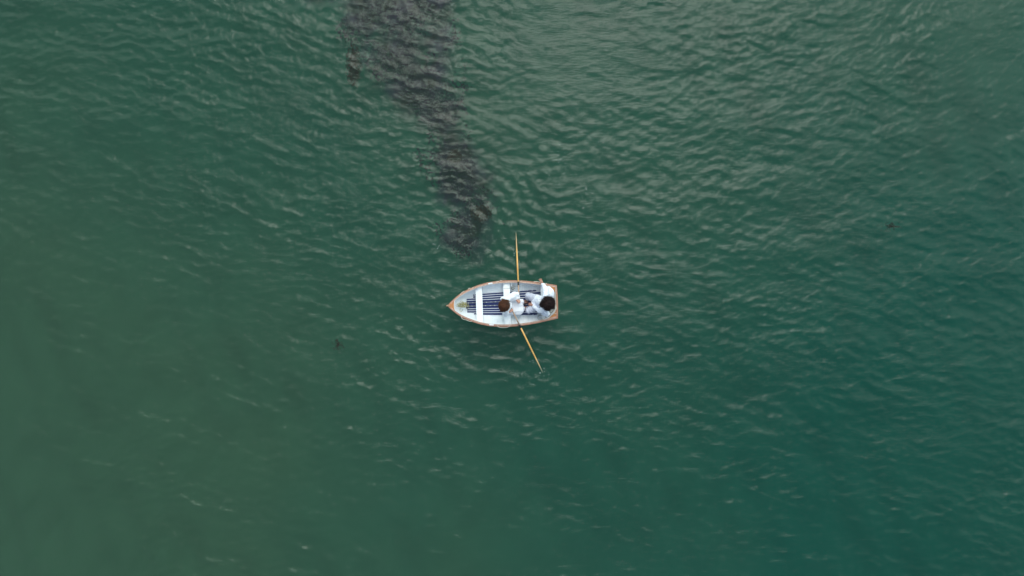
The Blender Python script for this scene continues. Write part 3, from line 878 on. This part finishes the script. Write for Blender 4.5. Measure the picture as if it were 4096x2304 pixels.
def strands(bm, c, rot, rad, n, ln, flow, rs, curl, wd=.006, lift=.1, jit=.2, frizz=.03):
    """curved locks of hair lying over the skull and curling out at their ends"""
    crown = rot @ Vector((.15, -.25, .95)).normalized()
    for i in range(n):
        z = rs.uniform(-.5, 1); a = rs.uniform(0, 6.283); r_ = math.sqrt(max(0, 1 - z * z))
        nn = rot @ Vector((math.cos(a) * r_, math.sin(a) * r_, z))
        loc = rot.transposed() @ nn
        if loc.y > .5 and loc.z < .4: continue            # keep the face free
        t = (nn - crown); t = t - nn * t.dot(nn)
        t = t.normalized() if t.length > 1e-4 else Vector((1, 0, 0))
        L = ln * rs.uniform(.6, 1.2); pts = []; u = nn.copy(); h = rs.uniform(0, .012)
        side = t.cross(nn); tw = rs.gauss(0, curl); ph = rs.uniform(0, 6)
        dd = (t + side * rs.gauss(0, jit) + flow * .35).normalized()
        K_ = 9
        for k in range(K_):
            lo = rot.transposed() @ u
            pts.append(c + rot @ Vector((lo.x * rad[0], lo.y * rad[1], lo.z * rad[2])) + u * (h + lift * .02 * k * k / K_) + side * frizz * .3 * math.sin(ph + k * 1.5) * k / K_)
            dd = (dd + side * tw * .12).normalized()
            dd = (dd - u * dd.dot(u) * (1 - lift * .25)).normalized()
            u = (u + dd * (L / K_) / rad[0]).normalized()
        w_ = wd * rs.uniform(.6, 1.3)
        tube(bm, pts, [w_ * (1 - (k / (K_ - 1)) ** 2 * .92) for k in range(K_)], n=4)

def folds(amp, sc, ax=Vector((1, 1, 1)), seed=0.0):
    def f(co, n):
        p = Vector((co.x * ax.x, co.y * ax.y, co.z * ax.z)) * sc + Vector((seed, seed * 2, 0))
        v = noise.noise(p) + .5 * noise.noise(p * 2.1)
        return amp * (1 - abs(v) * 2.2)
    return f

# ---- rower
RP = Wd(1400, 735, .325)
rower = empty('person', RP)
tag(rower, 'auburn-haired person in a white dress rowing from the middle seat of the boat', 'person', 'people in the rowing boat')
hip = Wd(1405, 735, .43); chest = Wd(1375, 733, .74); neck = Wd(1350, 732, .94)
hc = Wd(1345, 731, 1.085)
faceR = Vector((.93, .05, -.36)); upR = Vector((.36, 0, .93))
shN = Wd(1362, 622, .88); shS = Wd(1362, 845, .88)
elN = Wd(1530, 512, .70); wrN = Wd(1592, 636, .69)
elS = Wd(1345, 912, .64); wrS = Wd(1436, 862, .665)
knN = Wd(1668, 655, .43); knS = Wd(1668, 828, .43)
anN = Wd(1690, 668, .17); anS = Wd(1690, 812, .17)
bm = bmesh.new()
capsule(bm, hip + Vector((0, .06, 0)), .10, hip - Vector((0, .06, 0)), .10)
chain(bm, [hip, (hip + chest) / 2, chest, neck - Vector((0, 0, .04))], [.125, .11, .125, .07])
capsule(bm, chest + Vector((0, .07, .08)), .085, chest + Vector((0, -.07, .08)), .085)
capsule(bm, neck - Vector((0, 0, .03)), .052, hc - Vector((0, 0, .05)), .050)
for a, b, c_ in ((shN, elN, wrN), (shS, elS, wrS)):
    capsule(bm, Vector((neck.x, neck.y, a.z + .01)), .055, a, .052); capsule(bm, a, .050, b, .038)
    capsule(bm, b, .038, (b + c_) / 2, .036); capsule(bm, (b + c_) / 2, .036, c_, .025)
for h_, k_, a_ in ((.07, knN, anN), (-.07, knS, anS)):
    capsule(bm, hip + Vector((.02, h_, 0)), .085, k_, .058); capsule(bm, k_, .055, a_, .035)
    capsule(bm, a_, .036, a_ + Vector((.15, 0, -.012)), .028)
fR = head(bm, hc, faceR, upR)
# hands closed round the grips
gN = hN - uN * -.045; gS = hS + uS * .050
pd = (gN - wrN); hand(bm, wrN, pd * 1.0 + Vector((0, 0, .02)), Vector((-.15, .25, 1)), .3, .95, 1.0, 1)
pd = (gS - wrS); hand(bm, wrS, pd * 1.0 + Vector((0, 0, .02)), Vector((-.15, -.2, 1)), .3, .95, 1.0, -1)
body = blob('body', bm, M_skin, rower, .006, 2, offset=RP)
face_parts(hc, *fR, rower, RP)
# dress: bodice, billowing sleeves, pleated skirt over the lap
bm = bmesh.new()
capsule(bm, chest + Vector((-.01, .085, .09)), .10, chest + Vector((-.01, -.085, .09)), .10)
chain(bm, [hip + Vector((0, 0, .02)), (hip + chest) / 2, chest], [.165, .135, .145])
capsule(bm, Wd(1362, 650, .885), .070, Wd(1362, 810, .885), .070)
capsule(bm, shN, .072, Wd(1290, 600, .83), .065)
capsule(bm, shN, .075, elN + Vector((0, 0, .01)), .085); capsule(bm, elN, .085, Wd(1580, 500, .66), .070); capsule(bm, elN, .082, (elN * .45 + wrN * .55), .050)
capsule(bm, Wd(1420, 590, .76), .085, Wd(1590, 560, .60), .075)
capsule(bm, shS, .068, elS, .062); capsule(bm, elS, .064, (elS * .35 + wrS * .65), .045); capsule(bm, elS, .058, Wd(1320, 905, .60), .045)
sh = blob('blouse', bm, M_shirt, rower, .008, 4, disp=folds(.010, 11, Vector((1, 1.6, 1)), 2.0), offset=RP)
bm = bmesh.new()
ellipsoid(bm, Wd(1510, 750, .42), (.29, .245, .105)); ellipsoid(bm, Wd(1580, 700, .43), (.19, .17, .10)); ellipsoid(bm, Wd(1605, 810, .42), (.18, .175, .095))
capsule(bm, Wd(1450, 640, .42), .10, knN + Vector((.0, 0, 0)), .085); capsule(bm, Wd(1450, 830, .42), .11, knS, .09)
capsule(bm, Wd(1560, 740, .46), .06, Wd(1690, 745, .40), .05)
chain(bm, [knN, Wd(1700, 665, .26)], [.075, .060]); chain(bm, [knS, Wd(1712, 800, .26)], [.085, .075])
ellipsoid(bm, Wd(1520, 870, .38), (.15, .08, .08))
def pleat(co, n):
    w = max(0, n.z) * max(0, min(1, 1.4 - abs(co.y - Wd(1550, 745, .45).y) / .14))
    return .0065 * math.sin(co.y * 2 * math.pi / .041 + 1.6 * noise.noise(co * 5)) * w + .008 * noise.noise(co * 13)
blob('skirt', bm, M_shirt, rower, .007, 4, disp=pleat, offset=RP)
# hem frill
bm = bmesh.new(); rs = random.Random(2)
pts = [Wd(1690 + 45 * math.sin(i * .9) * .4 + 12 * math.sin(i * 2.3), 610 + i * 14, .36 + .03 * math.sin(i * 1.9)) for i in range(19)]
tube(bm, spline(pts, 3), [.018 + .010 * math.sin(i * 1.1) for i in range(18 * 3 + 1)], n=7)
from_bm('hem', bm, M_shirt, rower, True, offset=RP)
# hair
bm = bmesh.new()
rot = fR[3]
ellipsoid(bm, hc + fR[1] * .030 - fR[0] * .030, (.118, .116, .106), rot); ellipsoid(bm, hc - fR[0] * .055 - fR[1] * .04, (.122, .090, .10), rot)
for k in (-1, 1): ellipsoid(bm, hc + fR[2] * k * .075 - fR[1] * .03 - fR[0] * .035, (.04, .06, .085), rot)
cap = blob('hair', bm, M_hairR, rower, .008, 3, disp=folds(.004, 16, Vector((1, 1, 1)), 5), offset=RP)
bm = bmesh.new()
strands(bm, hc + fR[1] * .016 - fR[0] * .034, rot, (.124, .122, .114), 1800, .18, Vector((0, -.15, -.5)), random.Random(4), 1.0, .0032, .35, .45, .03)
rs = random.Random(21)
def lockR(a, b, sa, sb):
    b0 = a + Vector((rs.gauss(0, sa), rs.gauss(0, sa), rs.gauss(0, sa * .6))); e0 = b + Vector((rs.gauss(0, sb), rs.gauss(0, sb), rs.gauss(0, sb)))
    m0 = (b0 + e0) / 2 + Vector((rs.gauss(0, .01), rs.gauss(0, .01), .02))
    tube(bm, spline([b0, m0, e0], 3), [.005, .006, .006, .005, .004, .0025, .001], n=4)
for i in range(130):
    u_ = rs.uniform(0, 1)
    lockR(Wd(1300 + 90 * u_, 650 + 20 * u_, 1.13), Wd(1262 + 180 * u_ + rs.gauss(0, 10), 598 + 50 * u_ * u_ + rs.gauss(0, 12), 1.04), .018, .008)
for i in range(110):
    lockR(Wd(1320, 790, 1.10), Wd(1300 + rs.gauss(0, 35), 858 + rs.gauss(0, 10), 1.0), .03, .010)
from_bm('hair_locks', bm, M_hairR, cap, True, offset=RP)

# ---- passenger
PP = Wd(2100, 665, .31)
pas = empty('person', PP)
tag(pas, 'dark curly-haired person in white shirt on the stern seat, one hand over the rail', 'person', 'people in the rowing boat')
hip = Wd(2075, 668, .42); chest = Wd(2135, 672, .70); neck = Wd(2190, 676, .90)
hc = Wd(2200, 678, 1.05)
faceP = Vector((-.90, .34, -.25)); upP = Vector((-.22, .1, .95))
shN = Wd(2175, 548, .85); shS = Wd(2175, 805, .85)
elN = Wd(2185, 410, .69); wrN = Wd(2112, 278, .58)
elS = Wd(2060, 838, .62); wrS = Wd(1895, 722, .55)
knN = Wd(1800, 530, .46); knS = Wd(1808, 838, .45)
anN = Wd(1800, 640, .17); anS = Wd(1810, 770, .17)
bm = bmesh.new()
capsule(bm, hip + Vector((0, .07, 0)), .10, hip - Vector((0, .07, 0)), .10)
chain(bm, [hip, (hip + chest) / 2, chest, neck - Vector((0, 0, .04))], [.13, .115, .13, .07])
capsule(bm, chest + Vector((.02, .08, .08)), .09, chest + Vector((.02, -.08, .08)), .09)
capsule(bm, neck - Vector((0, 0, .03)), .052, hc - Vector((0, 0, .05)), .050)
for a, b, c_ in ((shN, elN, wrN), (shS, elS, wrS)):
    capsule(bm, Vector((neck.x, neck.y, a.z + .01)), .055, a, .052); capsule(bm, a, .050, b, .038)
    capsule(bm, b, .038, (b + c_) / 2, .036); capsule(bm, (b + c_) / 2, .036, c_, .024)
for h_, k_, a_ in ((.08, knN, anN), (-.08, knS, anS)):
    capsule(bm, hip + Vector((-.02, h_, 0)), .088, k_, .060); capsule(bm, k_, .056, a_, .036)
    capsule(bm, a_, .036, a_ + Vector((-.15, 0, -.012)), .028)
fP = head(bm, hc, faceP, upP)
hand(bm, wrN, Wd(2060, 180, .56) - wrN, Vector((.1, 0, 1)), 1.0, .16, 1.02, -1)
hand(bm, wrS, Wd(1830, 700, .49) - wrS, Vector((0, 0, 1)), .5, .45, 1.05, 1)
blob('body', bm, M_skin2, pas, .006, 2, offset=PP)
face_parts(hc, *fP, pas, PP)
bm = bmesh.new()
capsule(bm, chest + Vector((.02, .10, .08)), .105, chest + Vector((.02, -.10, .08)), .105)
chain(bm, [hip + Vector((0, 0, .03)), (hip + chest) / 2, chest], [.175, .15, .15])
capsule(bm, Wd(2160, 570, .85), .075, Wd(2160, 790, .85), .075)
ellipsoid(bm, Wd(2010, 640, .47), (.17, .17, .12)); ellipsoid(bm, Wd(1970, 700, .46), (.13, .14, .10)); capsule(bm, Wd(2000, 620, .50), .11, Wd(2120, 640, .68), .15)
capsule(bm, shN, .078, elN, .075); capsule(bm, elN, .075, Wd(2130, 310, .60), .048); capsule(bm, Wd(2130, 312, .60), .050, Wd(2118, 292, .585), .042)
ellipsoid(bm, Wd(2265, 480, .52), (.115, .16, .15)); ellipsoid(bm, Wd(2235, 400, .45), (.085, .08, .08))
capsule(bm, shS, .075, elS, .070); capsule(bm, elS, .070, elS * .25 + wrS * .75, .042)
capsule(bm, Wd(2180, 850, .70), .075, Wd(2215, 905, .50), .060); capsule(bm, Wd(2140, 880, .55), .065, Wd(2200, 930, .46), .045)
blob('shirt', bm, M_shirt2, pas, .008, 4, disp=folds(.013, 9, Vector((1, 1.5, 1)), 7.0), offset=PP)
bm = bmesh.new()
for sgn, k_, a_ in ((1, knN, Wd(1815, 580, .30)), (-1, knS, Wd(1820, 800, .30))):
    capsule(bm, hip + Vector((-.03, sgn * .085, 0)), .12, (hip * .4 + k_ * .6) + Vector((0, sgn * .02, 0)), .115)
    capsule(bm, (hip * .4 + k_ * .6) + Vector((0, sgn * .02, 0)), .115, k_ + Vector((.02, 0, -.01)), .088)
    capsule(bm, k_ + Vector((.02, 0, -.01)), .086, a_, .075)
def hem(co, n):
    r_ = math.hypot(co.x - Wd(1990, 680, .4).x, (co.y - Wd(1990, 680, .4).y) * .8)
    return .0035 * math.sin(r_ * 2 * math.pi / .062) + .010 * noise.noise(co * 9) + .004 * noise.noise(co * 22)
blob('trousers', bm, M_grey, pas, .007, 4, disp=hem, offset=PP)
bm = bmesh.new(); rot = fP[3]
ellipsoid(bm, hc + fP[1] * .035 - fP[0] * .040, (.096, .104, .096), rot); ellipsoid(bm, hc - fP[0] * .060 - fP[1] * .04, (.092, .085, .10), rot)
ellipsoid(bm, Wd(2115, 722, 1.03), (.085, .042, .045)); ellipsoid(bm, Wd(2250, 775, .99), (.075, .06, .07)); ellipsoid(bm, Wd(2285, 610, 1.0), (.07, .05, .06))
cap = blob('hair', bm, M_hairB, pas, .009, 3, disp=folds(.012, 14, Vector((1, 1, 1)), 9), offset=PP)
bm = bmesh.new()
strands(bm, hc + fP[1] * .030 - fP[0] * .045, rot, (.099, .107, .102), 1500, .15, Vector((.2, .15, -.1)), random.Random(9), 2.0, .0046, .75, .7, .09)
rs = random.Random(12)
def lock(a, b, sa, sb, lift=.03, w=1.0):
    b0 = a + Vector((rs.gauss(0, sa), rs.gauss(0, sa), rs.gauss(0, sa * .6))); e0 = b + Vector((rs.gauss(0, sb), rs.gauss(0, sb), rs.gauss(0, sb)))
    m0 = (b0 + e0) / 2 + Vector((rs.gauss(0, .012), rs.gauss(0, .012), lift))
    tube(bm, spline([b0, m0, e0], 3), [.006 * w, .007 * w, .007 * w, .006 * w, .005 * w, .003 * w, .001], n=4)
for i in range(170):                         # ragged wind-blown ends towards the rail and the stern
    u_ = rs.uniform(0, 1); g_ = rs.gauss(0, 12)
    lock(Wd(2175 + 130 * u_, 640, 1.08), Wd(2150 + 215 * u_ + g_, 552 + 40 * u_ * u_ + rs.gauss(0, 14), 1.02), .02, .012)
for i in range(150):
    u_ = rs.uniform(0, 1)
    lock(Wd(2290, 650 + 130 * u_, 1.04), Wd(2362, 610 + 200 * u_, .96), .02, .015)
for i in range(110):
    lock(Wd(2230, 770, 1.02), Wd(2225 + rs.uniform(-60, 60), 835, .90), .03, .015)
for i in range(130):                         # lock blown forward over the shoulder
    b0 = Wd(2170 + rs.gauss(0, 20), 720 + rs.gauss(0, 22), 1.08 + rs.gauss(0, .02)); e0 = Wd(2068 + rs.gauss(0, 24), 708 + rs.gauss(0, 26), .96 + rs.gauss(0, .03))
    m0 = (b0 + e0) / 2 + Vector((0, rs.gauss(0, .02), .03))
    tube(bm, spline([b0, m0, e0], 3), [.006, .007, .007, .006, .005, .003, .001], n=4)
from_bm('hair_locks', bm, M_hairB, cap, True, offset=PP)
